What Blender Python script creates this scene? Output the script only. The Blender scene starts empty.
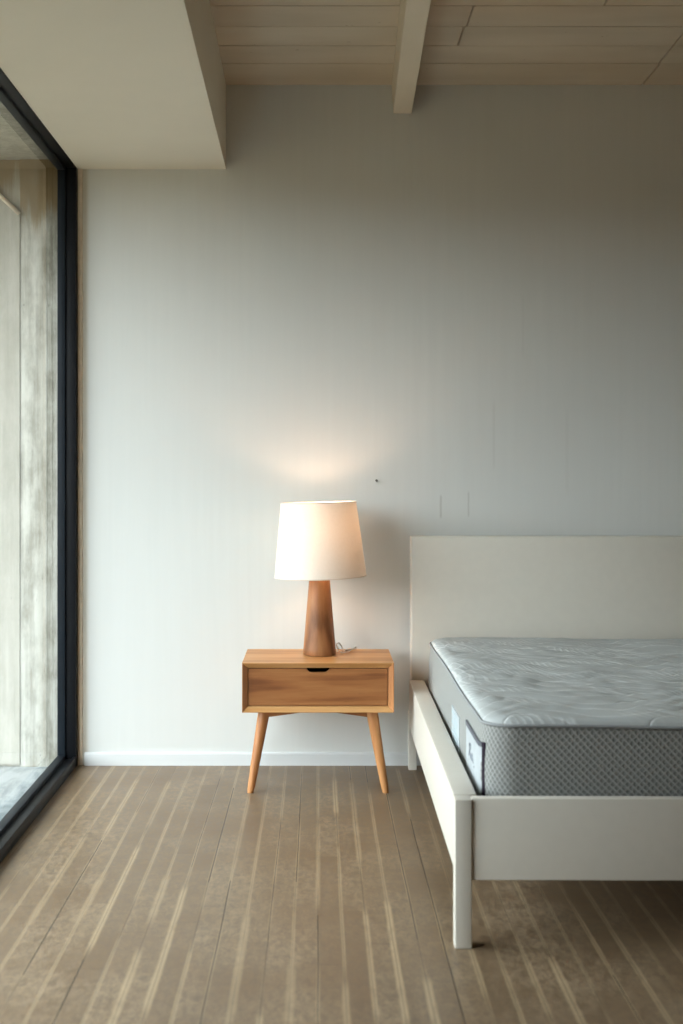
import bpy, bmesh, math, random
from mathutils import Vector, Matrix, noise
random.seed(7)
C = bpy.context.scene.collection
CAM_H = 1.2403
WALL_Y = 5.4

# ------------------------------------------------------------------ helpers
def link(o, parent=None):
    C.objects.link(o)
    if parent is not None:
        o.parent = parent
    return o

def obj(name, bm, mat, parent=None, smooth=False, autos=None):
    bmesh.ops.recalc_face_normals(bm, faces=bm.faces)
    me = bpy.data.meshes.new(name)
    bm.to_mesh(me); bm.free()
    mats = mat if isinstance(mat, (list, tuple)) else [mat]
    for m in mats:
        me.materials.append(m)
    if smooth:
        for p in me.polygons:
            p.use_smooth = True
    o = bpy.data.objects.new(name, me)
    if autos is not None:
        for e_ in me.polygons: e_.use_smooth = True
        me.set_sharp_from_angle(angle=math.radians(autos))
    return link(o, parent)

def thing(name, label, cat, loc=(0, 0, 0), rotz=0, group=None):
    o = bpy.data.objects.new(name, None)
    o.empty_display_size = 0.1
    o.location = loc; o.rotation_euler = (0, 0, rotz)
    link(o)
    return tag(o, label, cat, group)

def tag(o, label, cat, group=None, kind=None):
    o['label'] = label; o['category'] = cat
    if group: o['group'] = group
    if kind: o['kind'] = kind
    return o

def struct(o, label, cat):
    o['kind'] = 'structure'; o['label'] = label; o['category'] = cat
    return o

def box(bm, x0, x1, y0, y1, z0, z1, bevel=0.0, seg=2):
    v = [bm.verts.new(p) for p in ((x0,y0,z0),(x1,y0,z0),(x1,y1,z0),(x0,y1,z0),(x0,y0,z1),(x1,y0,z1),(x1,y1,z1),(x0,y1,z1))]
    fs = [bm.faces.new([v[i] for i in f]) for f in ((3,2,1,0),(4,5,6,7),(0,1,5,4),(1,2,6,5),(2,3,7,6),(3,0,4,7))]
    if bevel > 0:
        es = {e for f in fs for e in f.edges}
        bmesh.ops.bevel(bm, geom=list(es), offset=bevel, segments=seg, affect='EDGES', profile=0.5)
    return v

def hexa(bm, pts):
    """eight corners: bottom ring 0-3, top ring 4-7"""
    v = [bm.verts.new(p) for p in pts]
    for f in ((3,2,1,0),(4,5,6,7),(0,1,5,4),(1,2,6,5),(2,3,7,6),(3,0,4,7)):
        bm.faces.new([v[i] for i in f])

def NB():
    return bmesh.new()

def lathe(bm, prof, seg=64, cap0=False, cap1=False, closed=False, mtx=None):
    rings = []
    for r, z in prof:
        ring = []
        for k in range(seg):
            a = 2*math.pi*k/seg
            p = Vector((r*math.cos(a), r*math.sin(a), z))
            if mtx: p = mtx @ p
            ring.append(bm.verts.new(p))
        rings.append(ring)
    n = len(rings)
    for i in range(n if closed else n-1):
        a, b = rings[i], rings[(i+1) % n]
        for k in range(seg):
            bm.faces.new((a[k], a[(k+1) % seg], b[(k+1) % seg], b[k]))
    if cap0: bm.faces.new(rings[0][::-1])
    if cap1: bm.faces.new(rings[-1])

def tube(bm, pts, r, seg=8, closed=False):
    pts = [Vector(p) for p in pts]
    n = len(pts); rings = []
    up = Vector((0, 0, 1)); prev = None
    for i, p in enumerate(pts):
        a = pts[(i-1) % n] if (closed or i > 0) else p
        b = pts[(i+1) % n] if (closed or i < n-1) else p
        t = (b-a).normalized()
        if prev is None:
            s = t.cross(up)
            if s.length < 1e-3: s = t.cross(Vector((1, 0, 0)))
        else:
            s = prev - t*prev.dot(t)
        s.normalize(); prev = s
        u = t.cross(s)
        rr = r[i] if isinstance(r, (list, tuple)) else r
        rings.append([bm.verts.new(p + (s*math.cos(2*math.pi*k/seg) + u*math.sin(2*math.pi*k/seg))*rr) for k in range(seg)])
    for i in range(n if closed else n-1):
        A, B = rings[i], rings[(i+1) % n]
        for k in range(seg):
            bm.faces.new((A[k], A[(k+1) % seg], B[(k+1) % seg], B[k]))
    if not closed:
        bm.faces.new(rings[0][::-1]); bm.faces.new(rings[-1])

def spline(pts, per=8):
    pts = [Vector(p) for p in pts]; out = []
    for i in range(len(pts)-1):
        p0 = pts[max(i-1, 0)]; p1 = pts[i]; p2 = pts[i+1]; p3 = pts[min(i+2, len(pts)-1)]
        for k in range(per):
            t = k/per
            out.append(0.5*((2*p1)+(p2-p0)*t+(2*p0-5*p1+4*p2-p3)*t*t+(3*p1-p0-3*p2+p3)*t**3))
    out.append(pts[-1])
    return out

# ------------------------------------------------------------------ node helper
class NT:
    def __init__(s, name):
        s.m = bpy.data.materials.new(name); s.m.use_nodes = True
        s.t = s.m.node_tree; s.t.nodes.clear()
        s.out = s.t.nodes.new('ShaderNodeOutputMaterial')
    def n(s, typ, **kw):
        nd = s.t.nodes.new(typ)
        for k, v in kw.items():
            setattr(nd, k, v)
        return nd
    def inp(s, nd, key, v):
        if v is None: return
        sock = nd.inputs[key]
        if hasattr(v, 'is_linked') or isinstance(v, bpy.types.NodeSocket):
            s.t.links.new(v, sock)
        else:
            if isinstance(v, (tuple, list)) and len(v) == 3 and sock.type == 'RGBA': v = (*v, 1)
            sock.default_value = v
    def math(s, op, a, b=None, c=None, clamp=False):
        nd = s.n('ShaderNodeMath', operation=op); nd.use_clamp = clamp
        s.inp(nd, 0, a)
        if b is not None: s.inp(nd, 1, b)
        if c is not None: s.inp(nd, 2, c)
        return nd.outputs[0]
    def mix(s, f, a, b, blend='MIX'):
        nd = s.n('ShaderNodeMix', data_type='RGBA', blend_type=blend)
        s.inp(nd, 0, f); s.inp(nd, 6, a); s.inp(nd, 7, b)
        return nd.outputs[2]
    def smooth(s, v, a, b, o0=0.0, o1=1.0):
        nd = s.n('ShaderNodeMapRange', interpolation_type='SMOOTHSTEP')
        s.inp(nd, 0, v); s.inp(nd, 1, a); s.inp(nd, 2, b); s.inp(nd, 3, o0); s.inp(nd, 4, o1)
        return nd.outputs[0]
    def coords(s):
        return s.n('ShaderNodeTexCoord').outputs['Object']
    def sep(s, v):
        nd = s.n('ShaderNodeSeparateXYZ'); s.inp(nd, 0, v); return nd.outputs
    def comb(s, x=0.0, y=0.0, z=0.0):
        nd = s.n('ShaderNodeCombineXYZ'); s.inp(nd, 0, x); s.inp(nd, 1, y); s.inp(nd, 2, z); return nd.outputs[0]
    def mapping(s, v, scale=(1, 1, 1), loc=(0, 0, 0), rot=(0, 0, 0)):
        nd = s.n('ShaderNodeMapping'); s.inp(nd, 0, v); s.inp(nd, 1, loc); s.inp(nd, 2, rot); s.inp(nd, 3, scale); return nd.outputs[0]
    def noise(s, v, scale=5, detail=4, rough=0.55, dist=0.0):
        nd = s.n('ShaderNodeTexNoise'); s.inp(nd, 'Vector', v); s.inp(nd, 'Scale', scale); s.inp(nd, 'Detail', detail)
        s.inp(nd, 'Roughness', rough); s.inp(nd, 'Distortion', dist); return nd.outputs[0]
    def white(s, v):
        nd = s.n('ShaderNodeTexWhiteNoise', noise_dimensions='3D'); s.inp(nd, 0, v); return nd.outputs
    def bump(s, h, strength=0.3, dist=0.01):
        nd = s.n('ShaderNodeBump'); s.inp(nd, 'Strength', strength); s.inp(nd, 'Distance', dist); s.inp(nd, 'Height', h); return nd.outputs[0]
    def principled(s, col, rough=0.5, spec=0.5, normal=None, metallic=0.0, **kw):
        nd = s.n('ShaderNodeBsdfPrincipled')
        s.inp(nd, 'Base Color', col); s.inp(nd, 'Roughness', rough); s.inp(nd, 'Specular IOR Level', spec)
        s.inp(nd, 'Metallic', metallic)
        if normal is not None: s.inp(nd, 'Normal', normal)
        for k, v in kw.items(): s.inp(nd, k, v)
        s.t.links.new(nd.outputs[0], s.out.inputs[0])
        return s.m

def srgb(r, g, b):
    f = lambda c: (c/255/12.92) if c/255 <= 0.04045 else ((c/255+0.055)/1.055)**2.4
    return (f(r), f(g), f(b))

# ------------------------------------------------------------------ materials
def mat_paint(name, col, rough=0.5, spec=0.3, var=0.04, streak=(40, 40, 1.5), bump=0.05):
    t = NT(name); co = t.coords()
    a = t.noise(t.mapping(co, streak), 1.0, 4)
    b = t.noise(co, 2.0, 3)
    f = t.math('ADD', t.math('MULTIPLY', a, 0.5), t.math('MULTIPLY', b, 0.5))
    c = t.mix(t.smooth(f, 0.3, 0.7), tuple(x*(1-var) for x in col), tuple(min(1, x*(1+var)) for x in col))
    return t.principled(c, rough, spec, t.bump(a, bump, 0.002))

def mat_wall():
    t = NT('wall_plaster'); co = t.coords(); X, Y, Z = t.sep(co)
    fine = t.noise(t.mapping(co, (30, 30, 1.2)), 1.0, 5, 0.6)
    big = t.noise(co, 1.3, 3)
    col = t.mix(t.smooth(fine, 0.3, 0.75), srgb(213, 215, 211), srgb(216, 218, 214))
    col = t.mix(t.smooth(big, 0.35, 0.7, 0, 0.6), col, srgb(212, 213, 209))
    # thin scuffs and patched lines that are on this wall: (x, z centre, half width, half height, strength)
    m = None
    for (x, z, w, h, k) in ((0.518, 1.09, 0.0025, 0.055, 0.4), (0.635, 1.10, 0.002, 0.06, 0.35), (0.742, 1.39, 0.003, 0.16, 0.12), (1.05, 1.32, 0.004, 0.2, 0.07), (0.865, 1.85, 0.003, 0.14, 0.08)):
        wob = t.math('MULTIPLY_ADD', t.noise(t.mapping(co, (0, 0, 14)), 1.0, 2), 0.006, x-0.003)
        dx = t.math('ABSOLUTE', t.math('SUBTRACT', X, wob)); dz = t.math('ABSOLUTE', t.math('SUBTRACT', Z, z))
        q = t.math('MULTIPLY', t.smooth(dx, w, w*2.5, 1, 0), t.smooth(dz, h*0.7, h, k, 0))
        m = q if m is None else t.math('MAXIMUM', m, q)
    col = t.mix(m, col, srgb(168, 166, 158))
    # beige tone fading out along the window corner
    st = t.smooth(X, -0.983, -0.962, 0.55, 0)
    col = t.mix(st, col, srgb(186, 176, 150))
    return t.principled(col, 0.42, 0.25, t.bump(fine, 0.02, 0.002))

def mat_floor():
    t = NT('strip_wood_floor'); co = t.coords(); X, Y, Z = t.sep(co)
    W = 0.066
    wob = t.math('MULTIPLY', t.math('SUBTRACT', t.noise(t.mapping(co, (3, 1.3, 1)), 1.0, 2), 0.5), 0.006)
    u = t.math('DIVIDE', t.math('ADD', X, wob), W)
    sid = t.math('ROUND', u)
    d = t.math('MULTIPLY', t.math('ABSOLUTE', t.math('SUBTRACT', u, sid)), W)
    sh = t.white(t.comb(sid, 3.0, 0.0))[0]
    v = t.math('ADD', t.math('DIVIDE', Y, 1.15), t.math('MULTIPLY', sh, 13.0))
    seg = t.math('FLOOR', v); fr = t.math('FRACT', v)
    R = t.white(t.comb(sid, seg, 1.0)); r1 = R[0]
    rgb = t.n('ShaderNodeSeparateColor'); t.inp(rgb, 0, R[1]); r2, r3, r4 = rgb.outputs
    ends = t.math('MULTIPLY', t.smooth(fr, 0.0, 0.12), t.smooth(fr, t.math('MULTIPLY_ADD', r4, 0.62, 0.30), t.math('MULTIPLY_ADD', r4, 0.62, 0.40), 1, 0))
    edge = t.noise(t.mapping(co, (60, 7, 1)), 1.0, 3)
    half = t.math('MULTIPLY', t.math('MULTIPLY_ADD', t.math('POWER', r2, 2.2), 0.0085, 0.0022), t.math('MULTIPLY_ADD', edge, 0.8, 0.6))
    cream = t.math('MULTIPLY', t.smooth(t.math('SUBTRACT', d, half), -0.004, 0.0045, 1, 0), t.math('MULTIPLY', ends, t.smooth(r1, 0.28, 0.32)))
    cream = t.math('MULTIPLY', cream, t.math('MULTIPLY', t.smooth(t.noise(t.mapping(co, (40, 10, 1)), 1.0, 4), 0.25, 0.5, 0.45, 1), t.math('MULTIPLY_ADD', r3, 0.6, 0.4)))
    faint = t.math('MULTIPLY', t.smooth(d, 0.001, 0.007, 1, 0), t.smooth(t.noise(t.mapping(co, (13, 1.6, 1)), 1.0, 3), 0.36, 0.6, 0, 0.75))
    cream = t.math('MAXIMUM', cream, faint)
    # dark open seams
    gw = t.math('MULTIPLY_ADD', r3, 0.0012, 0.0007)
    dark = t.math('MULTIPLY', t.smooth(t.math('SUBTRACT', d, gw), -0.0002, 0.0009, 1, 0), t.math('MULTIPLY_ADD', t.smooth(r1, 0.34, 0.28), 0.5, 0.36))
    # strips and their ends
    pid = t.math('FLOOR', u)
    ph = t.white(t.comb(pid, 7.0, 0.0))[0]
    pv = t.math('ADD', t.math('DIVIDE', Y, 0.9), t.math('MULTIPLY', ph, 9.0))
    pseg = t.math('FLOOR', pv)
    pr = t.white(t.comb(pid, pseg, 5.0))[0]
    pf = t.math('FRACT', pv)
    endj = t.math('MULTIPLY', t.smooth(pf, 0.0, 0.004, 1, 0), 0.4)
    n1 = t.noise(t.mapping(co, (48, 24, 1)), 1.0, 7, 0.78, 0.4)
    n2 = t.noise(co, 3.0, 4)
    n3 = t.noise(t.mapping(co, (120, 90, 1)), 1.0, 3, 0.7)
    base = t.mix(t.smooth(n1, 0.3, 0.7), srgb(102, 85, 65), srgb(160, 139, 112))
    base = t.mix(t.smooth(n3, 0.55, 0.8, 0, 0.2), base, srgb(172, 156, 134))
    base = t.mix(t.math('MULTIPLY', pr, 0.45), base, srgb(104, 84, 62))
    base = t.mix(t.smooth(n2, 0.38, 0.65, 0, 0.45), base, srgb(104, 82, 58))
    col = t.mix(t.math('MULTIPLY', cream, 0.52), base, srgb(208, 184, 146))
    col = t.mix(t.math('MAXIMUM', dark, endj), col, srgb(48, 38, 28))
    h = t.math('SUBTRACT', t.math('MULTIPLY', n1, 0.3), dark)
    rough = t.smooth(n1, 0.3, 0.7, 0.33, 0.5)
    return t.principled(col, rough, 0.5, t.bump(h, 0.25, 0.003))

def mat_ceiling():
    t = NT('whitewashed_boards'); co = t.coords(); X, Y, Z = t.sep(co)
    n = t.noise(t.mapping(co, (1.5, 5, 1)), 1.0, 3, 0.5)
    b = t.noise(co, 1.2, 2)
    pid = t.math('FLOOR', t.math('DIVIDE', t.math('SUBTRACT', WALL_Y-0.287, Y), 0.211))
    pr = t.white(t.comb(pid, 2.0, 0.0))[0]
    col = t.mix(t.smooth(n, 0.25, 0.75), srgb(190, 178, 158), srgb(206, 195, 176))
    col = t.mix(t.math('MULTIPLY', pr, 0.35), col, srgb(184, 170, 146))
    col = t.mix(t.smooth(b, 0.4, 0.65, 0, 0.35), col, srgb(196, 172, 140))
    sp = t.smooth(t.noise(co, 26, 2), 0.74, 0.78, 0, 0.4)
    col = t.mix(sp, col, srgb(130, 110, 84))
    return t.principled(col, 0.6, 0.2, t.bump(n, 0.15, 0.002))

def mat_wood(name, c_dark, c_mid, c_light, grain=(1, 1, 1), rough=0.42, ring=6.0, spec=0.4):
    """grain: per-axis frequency, low along the fibre"""
    t = NT(name); co = t.coords()
    m = t.mapping(co, grain)
    warp = t.noise(m, 0.6, 3, 0.5, 0.4)
    rings = t.math('SINE', t.math('MULTIPLY', t.math('ADD', warp, t.math('MULTIPLY', t.noise(m, 0.25, 2), 1.3)), ring*6.28))
    fib = t.noise(t.mapping(co, tuple(g*6 for g in grain)), 1.0, 5, 0.65)
    f = t.math('ADD', t.math('MULTIPLY', t.math('MULTIPLY_ADD', rings, 0.5, 0.5), 0.45), t.math('MULTIPLY', fib, 0.55))
    col = t.mix(t.smooth(f, 0.15, 0.6), c_dark, c_mid)
    col = t.mix(t.smooth(f, 0.5, 0.95), col, c_light)
    pores = t.smooth(t.noise(t.mapping(co, tuple(g*14 for g in grain)), 1.0, 3, 0.6), 0.62, 0.75, 0, 0.3)
    col = t.mix(pores, col, tuple(x*0.55 for x in c_dark))
    return t.principled(col, rough, spec, t.bump(fib, 0.08, 0.001))

def mat_lattice():
    t = NT('mattress_side_knit'); co = t.coords(); X, Y, Z = t.sep(co)
    u = t.math('SUBTRACT', X, Y)
    k = 2*math.pi/0.0195
    w = t.math('MULTIPLY', t.math('SUBTRACT', t.noise(co, 14, 2), 0.5), 0.6)
    a = t.math('SINE', t.math('ADD', t.math('MULTIPLY', t.math('ADD', u, Z), k), w))
    b = t.math('SINE', t.math('ADD', t.math('MULTIPLY', t.math('SUBTRACT', u, Z), k), w))
    h = t.math('MAXIMUM', a, b)
    l = t.smooth(t.math('ADD', t.math('MULTIPLY', h, 0.85), t.math('MULTIPLY', a, 0.15)), 0.2, 1.0)
    yarn = t.noise(co, 260, 2)
    col = t.mix(l, srgb(130, 131, 128), srgb(170, 172, 168))
    col = t.mix(t.smooth(yarn, 0.4, 0.7, 0, 0.25), col, srgb(160, 162, 160))
    return t.principled(col, 0.85, 0.15, t.bump(h, 0.35, 0.002))

def mat_toppanel():
    t = NT('mattress_top_knit'); co = t.coords(); X, Y, Z = t.sep(co)
    n = t.noise(co, 2.4, 2, 0.4)
    ang = t.math('MULTIPLY', t.math('SUBTRACT', n, 0.5), 9.0)
    ph = t.math('ADD', t.math('MULTIPLY', X, 250.0), t.math('ADD', t.math('MULTIPLY', Y, 120.0), t.math('MULTIPLY', ang, 9.0)))
    st = t.math('SINE', ph)
    mask = t.smooth(t.noise(co, 4.5, 3, 0.6), 0.42, 0.6)
    lines = t.math('MULTIPLY', t.smooth(st, 0.0, 0.9), mask)
    # looping quilted vine
    wv = t.math('SINE', t.math('ADD', t.math('MULTIPLY', X, 17.0), t.math('MULTIPLY', t.noise(co, 3.0, 2), 5.0)))
    row = t.math('SINE', t.math('ADD', t.math('MULTIPLY', Y, 30.0), t.math('MULTIPLY', wv, 1.6)))
    vine = t.smooth(t.math('ABSOLUTE', row), 0.0, 0.22, 1, 0)
    yarn = t.noise(co, 220, 2)
    col = t.mix(t.math('MULTIPLY', lines, 0.5), srgb(186, 191, 190), srgb(224, 228, 227))
    col = t.mix(t.math('MULTIPLY', vine, t.smooth(yarn, 0.35, 0.6, 0.25, 0.75)), col, srgb(232, 235, 234))
    h = t.math('ADD', t.math('MULTIPLY', lines, 0.35), t.math('MULTIPLY', vine, -0.8))
    return t.principled(col, 0.85, 0.15, t.bump(h, 0.45, 0.004))

def mat_plain(name, col, rough=0.5, spec=0.4, metallic=0.0, bumpn=0.0, var=0.06):
    t = NT(name); co = t.coords()
    n = t.noise(co, 30, 3)
    c = t.mix(t.smooth(n, 0.3, 0.7), tuple(x*(1-var) for x in col), tuple(min(1, x*(1+var)) for x in col))
    return t.principled(c, rough, spec, t.bump(n, bumpn, 0.002) if bumpn else None, metallic)

def mat_concrete(name, lo, hi, brown_z=None):
    t = NT(name); co = t.coords(); X, Y, Z = t.sep(co)
    v = t.noise(t.mapping(co, (26, 26, 1.0)), 1.0, 6, 0.65)
    b = t.noise(t.mapping(co, (16, 16, 7)), 1.0, 6, 0.7)
    pits = t.smooth(t.noise(t.mapping(co, (60, 60, 25)), 1.0, 3, 0.7), 0.66, 0.74, 0, 0.55)
    col = t.mix(t.smooth(t.math('ADD', t.math('MULTIPLY', v, 0.5), t.math('MULTIPLY', b, 0.5)), 0.36, 0.62), lo, hi)
    col = t.mix(pits, col, tuple(x*0.45 for x in lo))
    if brown_z:
        zz = t.math('ADD', Z, t.math('MULTIPLY', t.math('SUBTRACT', v, 0.5), 0.5))
        col = t.mix(t.smooth(zz, brown_z[0], brown_z[1], 0, 0.9), col, srgb(140, 118, 82))  # browner towards the top
    return t.principled(col, 0.85, 0.15, t.bump(t.math('SUBTRACT', v, pits), 0.5, 0.006))

def mat_glass():
    t = NT('window_glass')
    tr = t.n('ShaderNodeBsdfTransparent'); t.inp(tr, 0, (0.985, 0.99, 0.99, 1))
    gl = t.n('ShaderNodeBsdfGlossy'); t.inp(gl, 'Roughness', 0.02)
    fr = t.n('ShaderNodeFresnel'); t.inp(fr, 0, 1.3)
    geo = t.n('ShaderNodeNewGeometry')
    k = t.math('MULTIPLY', fr.outputs[0], t.math('SUBTRACT', 1.0, geo.outputs['Backfacing']))
    mx = t.n('ShaderNodeMixShader'); t.inp(mx, 0, k); t.inp(mx, 1, tr.outputs[0]); t.inp(mx, 2, gl.outputs[0])
    t.t.links.new(mx.outputs[0], t.out.inputs[0])
    return t.m

def mat_shade():
    t = NT('lamp_shade_linen'); co = t.coords()
    n = t.noise(t.mapping(co, (90, 90, 90)), 1.0, 3)
    col = t.mix(t.smooth(n, 0.3, 0.7), srgb(243, 237, 226), srgb(246, 240, 230))
    d = t.n('ShaderNodeBsdfDiffuse'); t.inp(d, 0, col)
    tr = t.n('ShaderNodeBsdfTranslucent'); t.inp(tr, 0, (0.95, 0.89, 0.80, 1))
    mx = t.n('ShaderNodeMixShader'); t.inp(mx, 0, 0.26); t.inp(mx, 1, d.outputs[0]); t.inp(mx, 2, tr.outputs[0])
    t.t.links.new(mx.outputs[0], t.out.inputs[0])
    return t.m

def mat_emit(name, col, strength):
    t = NT(name)
    e = t.n('ShaderNodeEmission'); t.inp(e, 0, (*col, 1)); t.inp(e, 1, strength)
    t.t.links.new(e.outputs[0], t.out.inputs[0])
    return t.m

M = dict(
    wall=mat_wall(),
    wallp=mat_paint('wall_paint', srgb(224, 224, 216), 0.5, 0.25),
    wallw=mat_paint('warm_panel', srgb(188, 146, 104), 0.5, 0.3, 0.1, (12, 12, 1)),
    soffit=mat_paint('soffit_paint', srgb(222, 218, 204), 0.55, 0.2, 0.02, (3, 3, 3), 0.02),
    beam=mat_paint('beam_paint', srgb(214, 204, 184), 0.5, 0.3, 0.05, (14, 1.2, 14), 0.1),
    base=mat_paint('baseboard_paint', srgb(214, 217, 216), 0.4, 0.4, 0.02, (1, 20, 20), 0.03),
    floor=mat_floor(), ceil=mat_ceiling(), groove=mat_plain('board_gap', srgb(70, 56, 42), 0.9, 0.1),
    black=mat_plain('black_metal', srgb(12, 14, 18), 0.5, 0.2, 0.0, 0.02),
    slate=mat_plain('slate_metal', srgb(22, 29, 36), 0.5, 0.2, 0.0, 0.02),
    seal=mat_plain('beige_sealant', srgb(236, 222, 200), 0.7, 0.2),
    glass=mat_glass(),
    conc=mat_concrete('pier_concrete', srgb(146, 142, 128), srgb(206, 204, 193), (2.25, 2.36)),
    cream=mat_concrete('cream_render', srgb(172, 168, 154), srgb(192, 188, 176), (2.36, 2.5)),
    slab=mat_concrete('overhang_concrete', srgb(150, 148, 136), srgb(180, 178, 166)),
    oak=mat_wood('oak_across', srgb(170, 118, 68), srgb(194, 143, 88), srgb(208, 162, 110), (0.9, 14, 14), 0.42, 3.0),
    oakv=mat_wood('oak_upright', srgb(160, 102, 56), srgb(186, 127, 76), srgb(200, 146, 94), (14, 14, 0.9), 0.42, 3.0),
    drawer=mat_wood('drawer_oak', srgb(116, 68, 34), srgb(146, 92, 50), srgb(166, 112, 66), (1.2, 14, 16), 0.45, 4.0),
    walnut=mat_wood('lamp_walnut', srgb(106, 66, 36), srgb(146, 98, 59), srgb(168, 120, 78), (9, 9, 1.6), 0.45, 3.0),
    bed=mat_plain('bed_lacquer', srgb(214, 209, 197), 0.38, 0.4, 0.0, 0.0, 0.01),
    slat=mat_wood('slat_pine', srgb(150, 120, 86), srgb(176, 146, 108), srgb(196, 168, 130), (1, 12, 12)),
    lattice=mat_lattice(), top=mat_toppanel(),
    piping=mat_plain('piping_grey', srgb(150, 153, 154), 0.8, 0.15),
    tagw=mat_plain('label_white', srgb(178, 184, 187), 0.6, 0.2), tagp=mat_plain('label_border', srgb(38, 26, 40), 0.7, 0.2),
    tagg=mat_plain('label_border_grey', srgb(96, 98, 104), 0.7, 0.2),
    tagb=mat_plain('label_blue', srgb(178, 186, 190), 0.6, 0.2), ink=mat_plain('label_ink', srgb(132, 138, 148), 0.7, 0.2),
    tealink=mat_plain('label_teal_ink', srgb(174, 196, 202), 0.7, 0.2),
    shade=mat_shade(), rim=mat_plain('shade_rim', srgb(214, 204, 190), 0.7, 0.2),
    brass=mat_plain('lamp_fitting', srgb(190, 180, 160), 0.35, 0.5, 0.7),
    bulb=mat_emit('bulb_glow', (1.0, 0.66, 0.47), 82.0),
    cord=mat_plain('cord_white', srgb(222, 214, 204), 0.4, 0.5), dark=mat_plain('recess_dark', srgb(58, 38, 26), 0.9, 0.1),
    nail=mat_plain('nail_steel', srgb(110, 106, 100), 0.4, 0.5, 0.6),
)

# ------------------------------------------------------------------ room shell
XL, XR, YB = -1.013, 4.2, -2.6
HS = 2.513          # underside of dropped soffit / window head
HC = 2.868          # boarded ceiling
WY0 = 2.1           # near end of the window

bm = NB(); box(bm, XL-0.10, XR+0.12, YB-0.12, WALL_Y+0.1, -0.12, 0.0)
struct(obj('floor', bm, M['floor']), 'worn brown strip wood floor with cream glue lines', 'floor')
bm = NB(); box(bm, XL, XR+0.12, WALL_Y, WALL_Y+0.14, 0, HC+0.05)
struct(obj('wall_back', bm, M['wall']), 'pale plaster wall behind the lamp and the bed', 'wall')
bm = NB(); box(bm, XR, XR+0.12, YB, WALL_Y, 0, HC+0.05)
struct(obj('wall_right', bm, M['wallw']), 'warm panelled wall on the right side of the room', 'wall')
bm = NB(); box(bm, XL-0.1, XR+0.12, YB-0.12, YB, 0, HC+0.05)
struct(obj('wall_front', bm, M['wallw']), 'warm panelled wall behind the viewer', 'wall')
bm = NB(); box(bm, XL-0.1, XL, YB, WY0, 0, HS)
struct(obj('wall_left', bm, M['wallp']), 'plain painted wall beside the window', 'wall')

# boarded ceiling: every board stays in one mesh, with real gaps between
bm = NB()
edges = [WALL_Y, WALL_Y-0.287]
while edges[-1] > YB: edges.append(edges[-1]-0.211)
joints = {0: [1.368], 1: [1.362], 2: [0.535, 1.36], 3: [0.545, 1.36], 4: [1.0], 5: [0.2, 1.9], 6: [1.36], 7: [0.8]}
for i in range(len(edges)-1):
    y1, y0 = edges[i], max(edges[i+1], YB)
    js = [XL-0.05] + joints.get(i, [random.uniform(-0.2, 2.5)]) + [XR]
    for a, b in zip(js, js[1:]):
        dz = random.uniform(0, 0.0012)
        box(bm, a+0.0025, b-0.0025, y0+0.0028, y1-(0.0028 if i else 0), HC+dz, HC+0.02, 0.002, 1)
sl_ = NB(); box(bm, XL-0.1, XR, YB, WALL_Y, HC+0.018, HC+0.03)
sl_.free()
ce = struct(obj('ceiling', bm, M['ceil']), 'whitewashed board ceiling with open joints', 'ceiling')
# dropped soffit along the window, its room edge very slightly off square
bm = NB()
xa, xb = -0.388, -0.388 + 0.0130*(WALL_Y-YB)
hexa(bm, [(XL, YB, HS), (xb, YB, HS), (xa, WALL_Y, HS), (XL, WALL_Y, HS), (XL, YB, HC+0.05), (xb, YB, HC+0.05), (xa, WALL_Y, HC+0.05), (XL, WALL_Y, HC+0.05)])
struct(obj('trim_1', bm, M['soffit']), 'smooth dropped soffit box above the window', 'soffit')
# ceiling beam
bm = NB()
k = -0.0257
def bx(x, y): return x + k*(WALL_Y-y)
zb = CAM_H + 1.507
w0, w1 = 0.318, 0.396
hexa(bm, [(bx(w0, YB), YB, zb), (bx(w1, YB), YB, zb), (w1, WALL_Y, zb), (w0, WALL_Y, zb), (bx(w0-0.008, YB), YB, HC+0.01), (bx(w1, YB), YB, HC+0.01), (w1, WALL_Y, HC+0.01), (w0-0.008, WALL_Y, HC+0.01)])
bmesh.ops.bevel(bm, geom=[e for e in bm.edges if abs(e.verts[0].co.z-zb) < 1e-5 and abs(e.verts[1].co.z-zb) < 1e-5], offset=0.003, segments=2, affect='EDGES')
struct(obj('trim_2', bm, M['beam']), 'narrow painted ceiling beam running toward the viewer', 'beam')
# baseboard
bm = NB()
prof = [(0, 0), (0.013, 0), (0.013, 0.048), (0.009, 0.055), (0, 0.055)]
L = [bm.verts.new((XL+0.03, WALL_Y-p[0], p[1])) for p in prof]; R = [bm.verts.new((XR, WALL_Y-p[0], p[1])) for p in prof]
for i in range(5): bm.faces.new((L[i], L[(i+1) % 5], R[(i+1) % 5], R[i]))
bm.faces.new(L[::-1]); bm.faces.new(R)
struct(obj('baseboard_back', bm, M['base']), 'low white baseboard along the pale wall', 'baseboard')
# sealant strip in the corner between window frame and wall
bm = NB(); box(bm, XL, XL+0.020, WALL_Y-0.006, WALL_Y+0.002, 0, HS, 0.0015, 1)
struct(obj('trim_3', bm, M['seal']), 'thin beige sealant strip between window frame and wall', 'trim')

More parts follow.
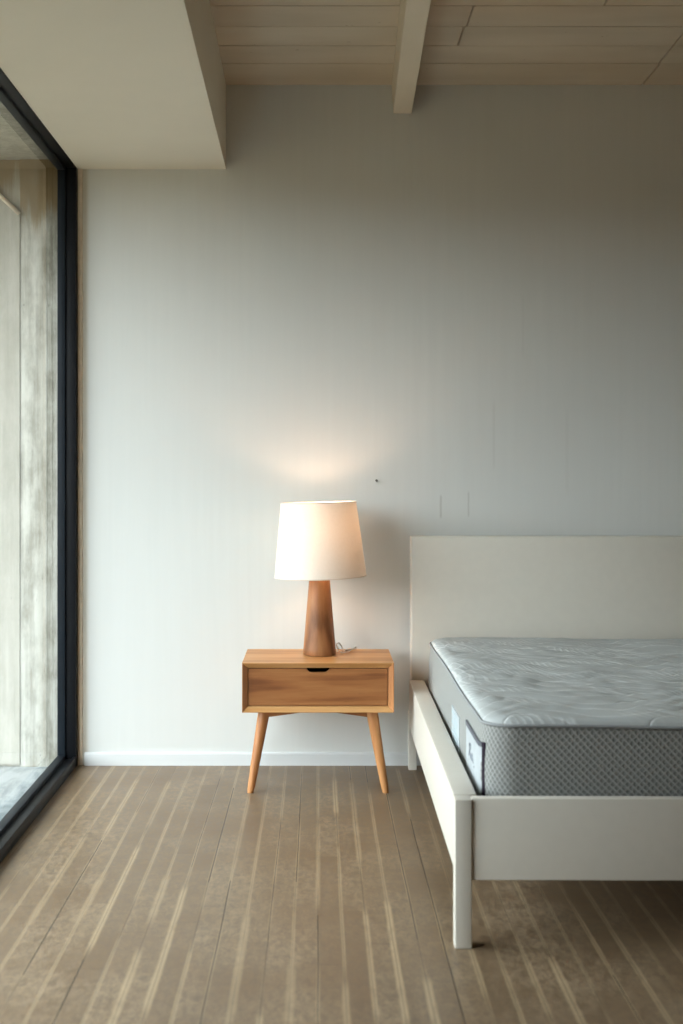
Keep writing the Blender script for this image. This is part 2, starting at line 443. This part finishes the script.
# ------------------------------------------------------------------ window
win = bpy.data.objects.new('window_1', None); link(win)
TH = math.radians(0.45)      # the frame stands very slightly off square
win.location = (XL+(WALL_Y-WY0)*math.sin(TH), WY0, 0); win.rotation_euler = (0, 0, TH)
struct(win, 'tall black framed window reaching from floor to soffit', 'window')
def wl(bmf, *a, **kw):
    x0, x1, y0, y1, z0, z1 = a
    box(bmf, x0-XL, x1-XL, y0-WY0, y1-WY0, z0, z1, **kw)
FO, FI = -1.058, -1.089    # outer frame / sash planes
bm = NB()
wl(bm, FO, XL, WALL_Y-0.045, WALL_Y+0.0, 0.0, 2.56, bevel=0.002)
wl(bm, FO, XL, WY0, WY0+0.05, 0.0, 2.56, bevel=0.002)
wl(bm, FO, XL, WY0, WALL_Y, 0.0, 0.036, bevel=0.003)
wl(bm, FO, XL, WY0, WALL_Y, 2.509, 2.56, bevel=0.003)
wl(bm, XL-0.012, XL+0.001, WY0, WALL_Y-0.002, 0.036, 0.046, bevel=0.001)   # raised drip lip
obj('window_frame', bm, M['black'], win, autos=40)
bm = NB()
for (y0, y1) in ((WY0+0.05, WALL_Y-0.02),):
    wl(bm, FI, FO+0.002, y1-0.035, y1, 0.0, 2.56, bevel=0.002)
    wl(bm, FI, FO+0.002, y0, y0+0.035, 0.0, 2.56, bevel=0.002)
    wl(bm, FI, FO+0.002, y0, y1, 0.0, 0.052, bevel=0.003)
    wl(bm, FI, FO+0.002, y0, y1, 2.497, 2.56, bevel=0.003)
wl(bm, FI, FO+0.002, WALL_Y-0.03, WALL_Y+0.01, 0.0, 2.56, bevel=0.002)
wl(bm, FI, FO+0.002, WY0-0.02, WY0+0.06, 0.0, 2.56, bevel=0.002)
obj('sash', bm, M['slate'], win, autos=40)
for (y0, y1) in ((WY0+0.07, WALL_Y-0.04),):
    bm = NB(); wl(bm, -1.082, -1.076, y0, y1, 0.04, 2.51)
    obj('pane', bm, M['glass'], win)

# ------------------------------------------------------------------ outside
PY = WALL_Y+0.02
bm = NB()
box(bm, -1.262, -1.0135, PY, PY+0.4, -0.05, 2.60, 0.004)
box(bm, -1.150, -1.146, PY-0.0012, PY+0.01, -0.05, 2.58, 0.001, 1)      # form-board ridges
box(bm, -1.128, -1.125, PY-0.001, PY+0.01, -0.05, 2.58, 0.001, 1)
struct(obj('exterior_pier', bm, M['conc'], autos=40), 'rough pale concrete pier outside the window', 'pier')
bm = NB()
box(bm, -3.3, -1.262, PY+0.012, PY+0.4, -0.05, 2.60)
pts = [(-3.3, 0), (-1.2625, 0), (-1.2625, 2.333), (-1.50, 2.551), (-3.3, 2.551)]
A = [bm.verts.new((x, PY-0.004, z)) for x, z in pts]; B = [bm.verts.new((x, PY+0.02, z)) for x, z in pts]
bm.faces.new(A); bm.faces.new(B[::-1])
for i in range(5): bm.faces.new((A[i], A[(i+1) % 5], B[(i+1) % 5], B[i]))
struct(obj('exterior_wall', bm, M['cream'], autos=40), 'cream rendered wall panel outside at the left edge', 'wall')
bm = NB(); tube(bm, [(-1.262, PY-0.012, 2.327), (-1.50, PY-0.012, 2.551)], 0.009, 8)
struct(obj('trim_4', bm, M['seal'], smooth=True), 'slanting pale cap on the panel outside', 'trim')
bm = NB(); box(bm, -2.0, XL, -3.5, WALL_Y+0.5, 2.56, 2.95)
struct(obj('roof_overhang', bm, M['slab']), 'grey concrete overhang outside above the window', 'roof')
bm = NB(); box(bm, -1.75, XL-0.06, -4, WALL_Y+1, -0.3, -0.012)
def mat_ground():
    t = NT('terrace_wash'); co = t.coords()
    a = t.noise(t.mapping(co, (7, 2.2, 1), rot=(0, 0, 0.25)), 1.0, 5, 0.6, 0.6)
    b = t.noise(co, 9, 4)
    col = t.mix(t.smooth(a, 0.38, 0.6), srgb(128, 138, 140), srgb(190, 196, 196))
    col = t.mix(t.smooth(b, 0.5, 0.75, 0, 0.4), col, srgb(204, 208, 206))
    return t.principled(col, 0.6, 0.3, t.bump(a, 0.3, 0.01))
struct(obj('ground', bm, mat_ground()), 'blue grey washed terrace outside the window', 'ground')

bm = NB(); box(bm, -40, -1.75, -40, 40, -0.3, -0.03); box(bm, -1.75, XL-0.1, WALL_Y+1, 40, -0.3, -0.03)  # terrace cut short; unseen dark ground added beyond it lowers the bounce light
struct(obj('ground', bm, mat_plain('low_bounce_ground', srgb(96, 84, 64), 0.95, 0.05, 0.0, 0.3, 0.15)), 'unseen ground beyond the terrace, dark brown to cut bounce light', 'ground')

# ------------------------------------------------------------------ nightstand
NX, NY, NZ0, NZ1 = 0.0, 4.90, 0.315, 0.505
ns = thing('nightstand', 'small oak nightstand with one drawer and splayed legs, under the lamp', 'nightstand', (NX, NY, 0))
hw, dp, th = 0.291, 0.387, 0.021
bm = NB()
def ring(x, z0, z1, y): return [bm.verts.new(p) for p in ((-x, y, z0), (x, y, z0), (x, y, z1), (-x, y, z1))]
o_f = ring(hw, NZ0, NZ1, 0.0); o_f2 = ring(hw-0.0015, NZ0+0.0015, NZ1-0.0015, -0.0012)
i_f = ring(hw-th, NZ0+th, NZ1-th, 0.017); i_b = ring(hw-th, NZ0+th, NZ1-th, dp-0.012)
o_b = ring(hw, NZ0, NZ1, dp)
seq = [o_b, o_f, o_f2, i_f, i_b]
for a, b in zip(seq, seq[1:]):
    for q in range(4): bm.faces.new((a[q], a[(q+1) % 4], b[(q+1) % 4], b[q]))
bm.faces.new(o_b); bm.faces.new(i_b[::-1])
body = obj('cabinet', bm, [M['oak'], M['oakv']], ns)
for p in body.data.polygons:
    if abs(p.normal.x) > 0.5 and p.center.y < 0.03 or abs(p.normal.x) > 0.9: p.material_index = 1
# mitre lines at the four corners of the front frame
for sx in (-1, 1):
    for (za, zb_, d) in ((NZ0, NZ0+th, 1), (NZ1, NZ1-th, -1)):
        bm = NB(); tube(bm, [(sx*(hw-0.001), -0.0012, za+d*0.001), (sx*(hw-th), 0.017, zb_)], 0.0006, 5)
        obj('mitre_joint', bm, M['drawer'], body)
# drawer with scooped finger pull
dw = hw-th-0.0025; z0, z1 = NZ0+th+0.0025, NZ1-th-0.003
bm = NB()
front = []; N = 28; sw, sd = 0.045, 0.0145
top = [(-dw, z1), (-sw-0.004, z1)]
for q in range(N+1):
    a = q/N; x = -sw+2*sw*a
    e = min(1, min(a, 1-a)*2/0.42)
    top.append((x, z1 - sd*(math.sin(e*math.pi/2))**0.8))
top += [(sw+0.004, z1), (dw, z1)]
y0, y1 = 0.018, 0.036
tf = [bm.verts.new((x, y0, z)) for x, z in top]; tb = [bm.verts.new((x, y1, z)) for x, z in top]
bf = [bm.verts.new((x, y0, z0)) for x, z in top]; bb = [bm.verts.new((x, y1, z0)) for x, z in top]
for q in range(len(top)-1):
    bm.faces.new((tf[q], tf[q+1], bf[q+1], bf[q])); bm.faces.new((tb[q+1], tb[q], bb[q], bb[q+1]))
    bm.faces.new((tf[q+1], tf[q], tb[q], tb[q+1])); bm.faces.new((bf[q], bf[q+1], bb[q+1], bb[q]))
bm.faces.new((tf[0], bf[0], bb[0], tb[0])); bm.faces.new((tf[-1], tb[-1], bb[-1], bf[-1]))
dr = obj('drawer', bm, M['drawer'], ns)
bm = NB()      # the drawer box behind the front
yb = dp-0.03; zt = z1-0.03
box(bm, -dw+0.004, -dw+0.016, y1, yb, z0+0.002, zt); box(bm, dw-0.016, dw-0.004, y1, yb, z0+0.002, zt)
box(bm, -dw+0.016, dw-0.016, yb-0.012, yb, z0+0.002, zt); box(bm, -dw+0.016, dw-0.016, y1, yb-0.012, z0+0.002, z0+0.008)
obj('drawer_box', bm, M['dark'], dr)
def leg(xt, yt, xb_, yb_):
    bm = NB(); T = Vector((xt, yt, NZ0-0.001)); Bp = Vector((xb_, yb_, 0.0))
    n = 14; rings = []
    for i in range(n+1):
        f = i/n; c = Bp.lerp(T, f); r = 0.0132 + (0.0235-0.0132)*(f**0.85)
        if i == 0: r -= 0.0015
        rings.append([bm.verts.new((c.x+r*math.cos(2*math.pi*k/28), c.y+r*math.sin(2*math.pi*k/28), c.z)) for k in range(28)])
    for a, b in zip(rings, rings[1:]):
        for k in range(28): bm.faces.new((a[k], a[(k+1) % 28], b[(k+1) % 28], b[k]))
    bm.faces.new(rings[0][::-1]); bm.faces.new(rings[-1])
    return obj('leg', bm, M['oakv'], ns, autos=40)
for sx in (-1, 1):
    leg(sx*0.208, 0.075, sx*0.261, 0.036)
    leg(sx*0.208, dp-0.075, sx*0.269, dp-0.040)
# arched rails between the leg tops
for yy in (0.075, dp-0.075):
    bm = NB(); n = 40; prof = []
    for i in range(n+1):
        x = -0.205+0.41*i/n; a = abs(x)/0.205
        h = 0.012 + 0.019*max(0, (a-0.34)/0.66)
        prof.append((x, h))
    vs = []
    for x, h in prof:
        vs.append([bm.verts.new((x, yy+s*0.012, z)) for s, z in ((-1, NZ0), (1, NZ0), (1, NZ0-h), (-1, NZ0-h))])
    for a, b in zip(vs, vs[1:]):
        for q in range(4): bm.faces.new((a[q], a[(q+1) % 4], b[(q+1) % 4], b[q]))
    bm.faces.new(vs[0]); bm.faces.new(vs[-1][::-1])
    obj('apron_rail', bm, M['drawer'], ns)
for sx in (-1, 1):
    bm = NB(); box(bm, sx*0.205-0.011, sx*0.205+0.011, 0.09, dp-0.09, NZ0-0.016, NZ0, 0.002)
    obj('side_rail', bm, M['drawer'], ns)

# ------------------------------------------------------------------ table lamp
LX, LY, LZ = 0.006, 5.120, NZ1
lamp = thing('table_lamp', 'lit table lamp with white drum shade and conical walnut base', 'lamp', (LX, LY, LZ+0.0005))
bm = NB()
H = 0.318
prof = [(0.0585, 0.0), (0.0645, 0.002), (0.0662, 0.006)]
for i in range(1, 15):
    f = i/14; prof.append((0.0662+(0.0408-0.0662)*f, 0.006+(H-0.012)*f))
prof += [(0.038, H-0.002), (0.030, H)]
lathe(bm, prof, 72, True, True)
obj('lamp_base', bm, M['walnut'], lamp, autos=45)
bm = NB(); lathe(bm, [(0.011, H), (0.011, H+0.03), (0.019, H+0.100), (0.019, H+0.150), (0.015, H+0.153)], 32, True, True)
sock = obj('bulb_socket', bm, M['brass'], lamp, autos=40)
bm = NB(); pr = [(0.013, H+0.153)]
for i in range(1, 14):
    a = math.pi*i/14; pr.append((0.031*math.sin(a*0.86+0.40), H+0.187-0.034*math.cos(a)))
lathe(bm, pr, 32, True, True)
obj('bulb', bm, M['bulb'], lamp, smooth=True)
tilt = Matrix.Translation((0, 0, 0.46)) @ Matrix.Rotation(math.radians(-1.5), 4, 'Y') @ Matrix.Translation((0, 0, -0.46))
SZ0, SZ1, SR0, SR1 = 0.312, 0.610, 0.184, 0.1505
bm = NB(); lathe(bm, [(SR0, SZ0), (SR1, SZ1), (SR1-0.0012, SZ1), (SR0-0.0012, SZ0)], 96, closed=True, mtx=tilt)
sh = obj('lamp_shade', bm, M['shade'], lamp, autos=50)
for (r, z) in ((SR0, SZ0+0.002), (SR1, SZ1-0.001)):
    bm = NB()
    tube(bm, [tilt @ Vector((r*math.cos(2*math.pi*k/96), r*math.sin(2*math.pi*k/96), z)) for k in range(96)], 0.0018, 6, True)
    obj('shade_rim', bm, M['rim'], sh, smooth=True)
bm = NB()
for q in range(3):
    a = 2*math.pi*q/3+0.5
    tube(bm, [tilt @ Vector((0.02*math.cos(a), 0.02*math.sin(a), H+0.145)), tilt @ Vector((0.1*math.cos(a), 0.1*math.sin(a), H+0.07)), tilt @ Vector((SR0*0.955*math.cos(a), SR0*0.955*math.sin(a), SZ0+0.05))], 0.0015, 6)
obj('shade_spider', bm, M['brass'], sh, smooth=True)
# cord: leaves the base, curls on the top and drops behind the nightstand
bm = NB()
cp = [(0.05, 0.03, 0.006), (0.075, 0.035, 0.012), (0.068, 0.045, 0.034), (0.082, 0.05, 0.038), (0.095, 0.045, 0.012), (0.085, 0.035, 0.005), (0.10, 0.03, 0.005), (0.118, 0.045, 0.006), (0.128, 0.07, 0.014),
      (0.116, 0.08, 0.012), (0.104, 0.075, 0.005), (0.125, 0.10, 0.005), (0.14, 0.135, 0.005), (0.150, 0.172, 0.006), (0.155, 0.184, -0.008), (0.157, 0.186, -0.03)]
tube(bm, [Vector((p.x, p.y, max(p.z, 0.0034) if p.y < 0.172 else p.z)) for p in spline(cp, 8)], 0.0026, 7)
obj('power_cord', bm, M['cord'], lamp, smooth=True)

# ------------------------------------------------------------------ bed frame
BX, BY = 0.3555, 3.321
bed = thing('bed_frame', 'white lacquered low bed frame with tall plain headboard, beside the nightstand', 'bed', (BX, BY, 0), math.radians(-0.45))
BW = 1.50; BL = 1.89; RT = 0.389
def bpart(name, *a, bevel=0.0025, mat='bed', parent=None):
    bm = NB(); box(bm, *a, bevel=bevel, seg=3)
    return obj(name, bm, M[mat], parent or bed, autos=40)
bpart('leg', 0, 0.0440, 0, 0.050, 0, RT-0.002)
bpart('leg', BW-0.044, BW, 0, 0.050, 0, RT-0.002)
bpart('footboard', 0.0445, BW-0.0445, 0.006, 0.034, 0.1765, RT+0.0005)
bpart('side_rail', 0.0005, 0.062, 0.0505, BL-0.0005, 0.198, RT)
bpart('side_rail', BW-0.062, BW-0.0005, 0.0505, BL-0.0005, 0.198, RT)
hb = bpart('headboard', 0.011, BW-0.011, BL, BL+0.125, 0.232, 0.972, bevel=0.003)
bpart('leg', 0.004, 0.038, BL+0.095, BL+0.132, 0, 0.24)
bpart('leg', BW-0.038, BW-0.004, BL+0.095, BL+0.132, 0, 0.24)
bm = NB()
for i in range(16):
    y = 0.10+i*0.114
    box(bm, 0.062, BW-0.062, y, y+0.06, 0.268, 0.288, 0.003, 1)
box(bm, 0.062, 0.085, 0.05, BL-0.01, 0.24, 0.268); box(bm, BW-0.085, BW-0.062, 0.05, BL-0.01, 0.24, 0.268)
box(bm, BW/2-0.02, BW/2+0.02, 0.034, BL-0.001, 0.22, 0.268)
sl = obj('slat_base', bm, M['slat'], bed)

# ------------------------------------------------------------------ mattress
MX0, MX1, MY0, MY1 = 0.4475, 1.775, 3.415, 5.160
MZ0, MZ1 = 0.289, 0.553
CR = 0.085
mt = thing('mattress', 'thick grey quilted mattress lying bare in the white bed frame', 'mattress', (MX0, MY0, MZ0))
mw, ml, mh = MX1-MX0, MY1-MY0, MZ1-MZ0
def outline(off=0.0, n=14, step=0.02, c=CR):
    """rounded rectangle walked counter-clockwise, offset outward by off"""
    c = max(0.02, c+off*0.6); x0, x1, y0, y1 = -off, mw+off, -off, ml+off
    pts = []
    def arc(cx, cy, a0):
        for i in range(n+1):
            a = a0+math.pi/2*i/n; pts.append((cx+c*math.cos(a), cy+c*math.sin(a)))
    def line(p, q):
        L_ = max(abs(p[0]-q[0]), abs(p[1]-q[1])); k_ = 60 if abs(p[0]-q[0]) > abs(p[1]-q[1]) else 80
        for i in range(1, k_): pts.append((p[0]+(q[0]-p[0])*i/k_, p[1]+(q[1]-p[1])*i/k_))
    arc(x0+c, y0+c, math.pi); line((x0+c, y0), (x1-c, y0))
    arc(x1-c, y0+c, 1.5*math.pi); line((x1, y0+c), (x1, y1-c))
    arc(x1-c, y1-c, 0); line((x1-c, y1), (x0+c, y1))
    arc(x0+c, y1-c, 0.5*math.pi); line((x0, y1-c), (x0, y0+c))
    return pts
def sag(x, y):   # slow wave of the piping line
    return 0.0045*math.sin(x*5.1+0.8)+0.003*math.sin(y*6.3+1.2)
bm = NB(); base_n = None; rings = []
for i in range(15):
    f = i/14; bulge = 0.008*math.sin(math.pi*min(1, max(0, f)))**0.7 - (0.008 if i in (0,) else 0)
    pts = outline(bulge)
    rings.append([bm.verts.new((x, y, mh*f + sag(x, y)*f)) for x, y in pts])
for a, b in zip(rings, rings[1:]):
    n_ = len(a)
    for k_ in range(n_): bm.faces.new((a[k_], a[(k_+1) % n_], b[(k_+1) % n_], b[k_]))
bm.faces.new(rings[0][::-1])
obj('side_border', bm, M['lattice'], mt, smooth=True)
bm = NB()
def inset_lim(y):
    if y < CR: return CR-math.sqrt(max(0, CR*CR-(CR-y)**2))
    if y > ml-CR: return CR-math.sqrt(max(0, CR*CR-(y-(ml-CR))**2))
    return 0.0
def edge_dist(x, y):
    cx = min(max(x, CR), mw-CR); cy = min(max(y, CR), ml-CR)
    if (x < CR or x > mw-CR) and (y < CR or y > ml-CR):
        return CR-math.hypot(x-cx, y-cy)
    return min(x, mw-x, y, ml-y)
NXg, NYg = 150, 190
def warp(f):   # denser near the edges
    return 0.5-0.5*math.cos(math.pi*f)*(0.55+0.45*abs(math.cos(math.pi*f)))
grid = []
for j in range(NYg+1):
    fy = j/NYg; fy = fy*0.55+0.45*(0.5-0.5*math.cos(math.pi*fy)); y = ml*fy
    ins = inset_lim(y); row = []
    for i in range(NXg+1):
        fx = i/NXg; fx = fx*0.55+0.45*(0.5-0.5*math.cos(math.pi*fx))
        x = ins+(mw-2*ins)*fx
        d = max(0.0, edge_dist(x, y))
        rise = 0.020*math.sqrt(max(0, 1-(1-min(1, d/0.045))**2)) - 0.004*min(1, d/0.3)
        w_ = min(1, d/0.06)
        p = Vector((x, y, 0))
        wx = math.sin(x*17+5*noise.noise(p*3.0))
        rowv = math.sin(y*30+wx*1.6)
        puff = 0.0035*(abs(rowv)**0.5-0.6) + 0.006*noise.noise(p*5.0) + 0.003*noise.noise(p*14.0)
        out = 1.0
        row.append(bm.verts.new((x, y, mh+sag(x, y)+rise+puff*w_)))
    grid.append(row)
for j in range(NYg):
    for i in range(NXg):
        bm.faces.new((grid[j][i], grid[j][i+1], grid[j+1][i+1], grid[j+1][i]))
bmesh.ops.remove_doubles(bm, verts=bm.verts, dist=1e-5)
obj('top_panel', bm, M['top'], mt, smooth=True)
for (zz, s_) in ((mh, 1), (0.008, 0)):
    bm = NB(); tube(bm, [(x, y, zz+sag(x, y)*s_) for x, y in outline(0.003)], 0.0048, 8, True)
    obj('piping', bm, M['piping'], mt, smooth=True)
# side labels (mattress coordinates: y runs from the foot towards the head)
def side_x(y):   # outer surface of the left side at distance y from the foot
    return -0.0075 + (CR-math.sqrt(max(0, CR*CR-(CR-y)**2)) if y < CR else 0)
def strip(bm, y0, y1, z0, z1, lift=0.002, n=14):
    A = []; B = []
    for i in range(n+1):
        y = y0+(y1-y0)*i/n; x = side_x(y)
        A.append((bm.verts.new((x-lift, y, z0)), bm.verts.new((x-lift, y, z1))))
        B.append((bm.verts.new((x+0.004, y, z0)), bm.verts.new((x+0.004, y, z1))))
    for i in range(n):
        bm.faces.new((A[i][0], A[i+1][0], A[i+1][1], A[i][1])); bm.faces.new((B[i+1][0], B[i][0], B[i][1], B[i+1][1]))
        bm.faces.new((A[i][1], A[i+1][1], B[i+1][1], B[i][1])); bm.faces.new((A[i+1][0], A[i][0], B[i][0], B[i+1][0]))
    bm.faces.new((A[0][0], A[0][1], B[0][1], B[0][0])); bm.faces.new((A[-1][1], A[-1][0], B[-1][0], B[-1][1]))
LZ0, LZ1 = 0.075, 0.216
bm = NB(); strip(bm, 0.050, 0.37, LZ0, LZ1-0.012)
lab = obj('brand_label', bm, M['tagw'], mt); lab['label'] = 'white sewn label with dark border'
bm = NB(); strip(bm, 0.040, 0.051, LZ0, LZ1+0.002, 0.004)
obj('label_border', bm, M['tagp'], lab)
bm = NB(); strip(bm, 0.051, 0.37, LZ1-0.013, LZ1, 0.004)
obj('label_border', bm, M['tagg'], lab)
def script(strokes, y0, z0, sy, sz, r, mat, parent, name='lettering'):
    bm = NB()
    for st in strokes:
        pts = []
        for (a, b) in st:
            y = y0-a*sy; pts.append((side_x(y)-0.003, y, z0+b*sz))
        tube(bm, spline(pts, 5), r, 5)
    return obj(name, bm, mat, parent, smooth=True)
# handwriting-like maker's mark: a looped capital, a small round letter and a dot
script([[(0, 0), (0.15, 1.0), (0.2, 1.5)], [(0.05, 1.35), (0.5, 1.6), (0.75, 1.2), (0.4, 0.75), (0.2, 0.7)], [(0.35, 0.7), (0.7, 0.2), (0.9, 0.0)],
        [(1.5, 0.75), (1.2, 0.8), (1.05, 0.4), (1.25, 0.0), (1.55, 0.3), (1.6, 0.8)], [(1.6, 0.8), (1.62, 0.2), (1.8, 0.0)], [(2.1, -0.2), (2.25, -0.25)]],
       0.29, 0.128, 0.055, 0.026, 0.0012, M['ink'], lab)
bm = NB(); strip(bm, 0.56, 0.78, 0.075, 0.185)
pl = obj('care_label', bm, M['tagb'], mt); pl['label'] = 'pale blue printed care label'
bm = NB()
for q in range(6):
    z = 0.088+q*0.016
    strip(bm, 0.60, 0.60+(0.16 if q % 2 else 0.12), z, z+0.004, 0.0028, 3)
obj('printed_line', bm, M['tealink'], pl)

# ------------------------------------------------------------------ nail
nl = thing('nail', 'small metal nail left in the bare wall above the lamp', 'nail', (0.249, WALL_Y, 1.194))
bm = NB()
tube(bm, [(0, 0.004, 0), (-0.001, -0.010, 0.002), (-0.003, -0.022, 0.006)], 0.0022, 8)
obj('shank', bm, M['nail'], nl, smooth=True)
bm = NB(); lathe(bm, [(0.0005, 0), (0.0055, 0.0004), (0.0055, 0.0016), (0.0005, 0.0022)], 16, True, True, mtx=Matrix.Translation((-0.003, -0.021, 0.006)) @ Matrix.Rotation(math.radians(75), 4, 'X'))
obj('head', bm, M['nail'], nl)

# ------------------------------------------------------------------ light
SKY = 10.6
w = bpy.data.worlds.new('sky'); bpy.context.scene.world = w; w.use_nodes = True
nt = w.node_tree; bg = nt.nodes['Background']
tc = nt.nodes.new('ShaderNodeTexCoord'); sp = nt.nodes.new('ShaderNodeSeparateXYZ'); nt.links.new(tc.outputs['Generated'], sp.inputs[0])
cr = nt.nodes.new('ShaderNodeValToRGB'); nt.links.new(sp.outputs[2], cr.inputs[0])
# hazy bright sky; dark band low down added to dim the upper wall
e = cr.color_ramp.elements
e[0].position = 0.0; e[0].color = (0.030, 0.032, 0.024, 1)
e[1].position = 1.0; e[1].color = (0.62, 0.70, 0.75, 1)
for p_, c_ in ((0.03, (0.05, 0.05, 0.045, 1)), (0.065, (0.77, 0.85, 0.88, 1)), (0.35, (0.71, 0.79, 0.83, 1))):
    q_ = e.new(p_); q_.color = c_
nt.links.new(cr.outputs[0], bg.inputs[0]); bg.inputs[1].default_value = SKY

# ------------------------------------------------------------------ camera
cam = bpy.data.cameras.new('camera'); co = bpy.data.objects.new('camera', cam); link(co)
co.location = (0, 0, CAM_H); co.rotation_euler = (math.pi/2, 0, 0)
cam.sensor_width = 36; cam.lens = 45.0
cam.shift_x = 23.5/1024; cam.shift_y = -41.0/1024
cam.dof.use_dof = True; cam.dof.focus_distance = 5.0; cam.dof.aperture_fstop = 2.8
S = bpy.context.scene
S.camera = co
S.view_settings.view_transform = 'Standard'; S.view_settings.look = 'None'; S.view_settings.gamma = 1.0
S.view_settings.use_curve_mapping = False
S.view_settings.exposure = 0.0
S.cycles.use_denoising = True
S.cycles.max_bounces = 12; S.cycles.diffuse_bounces = 8; S.cycles.transparent_max_bounces = 12
S.cycles.sample_clamp_indirect = 8.0
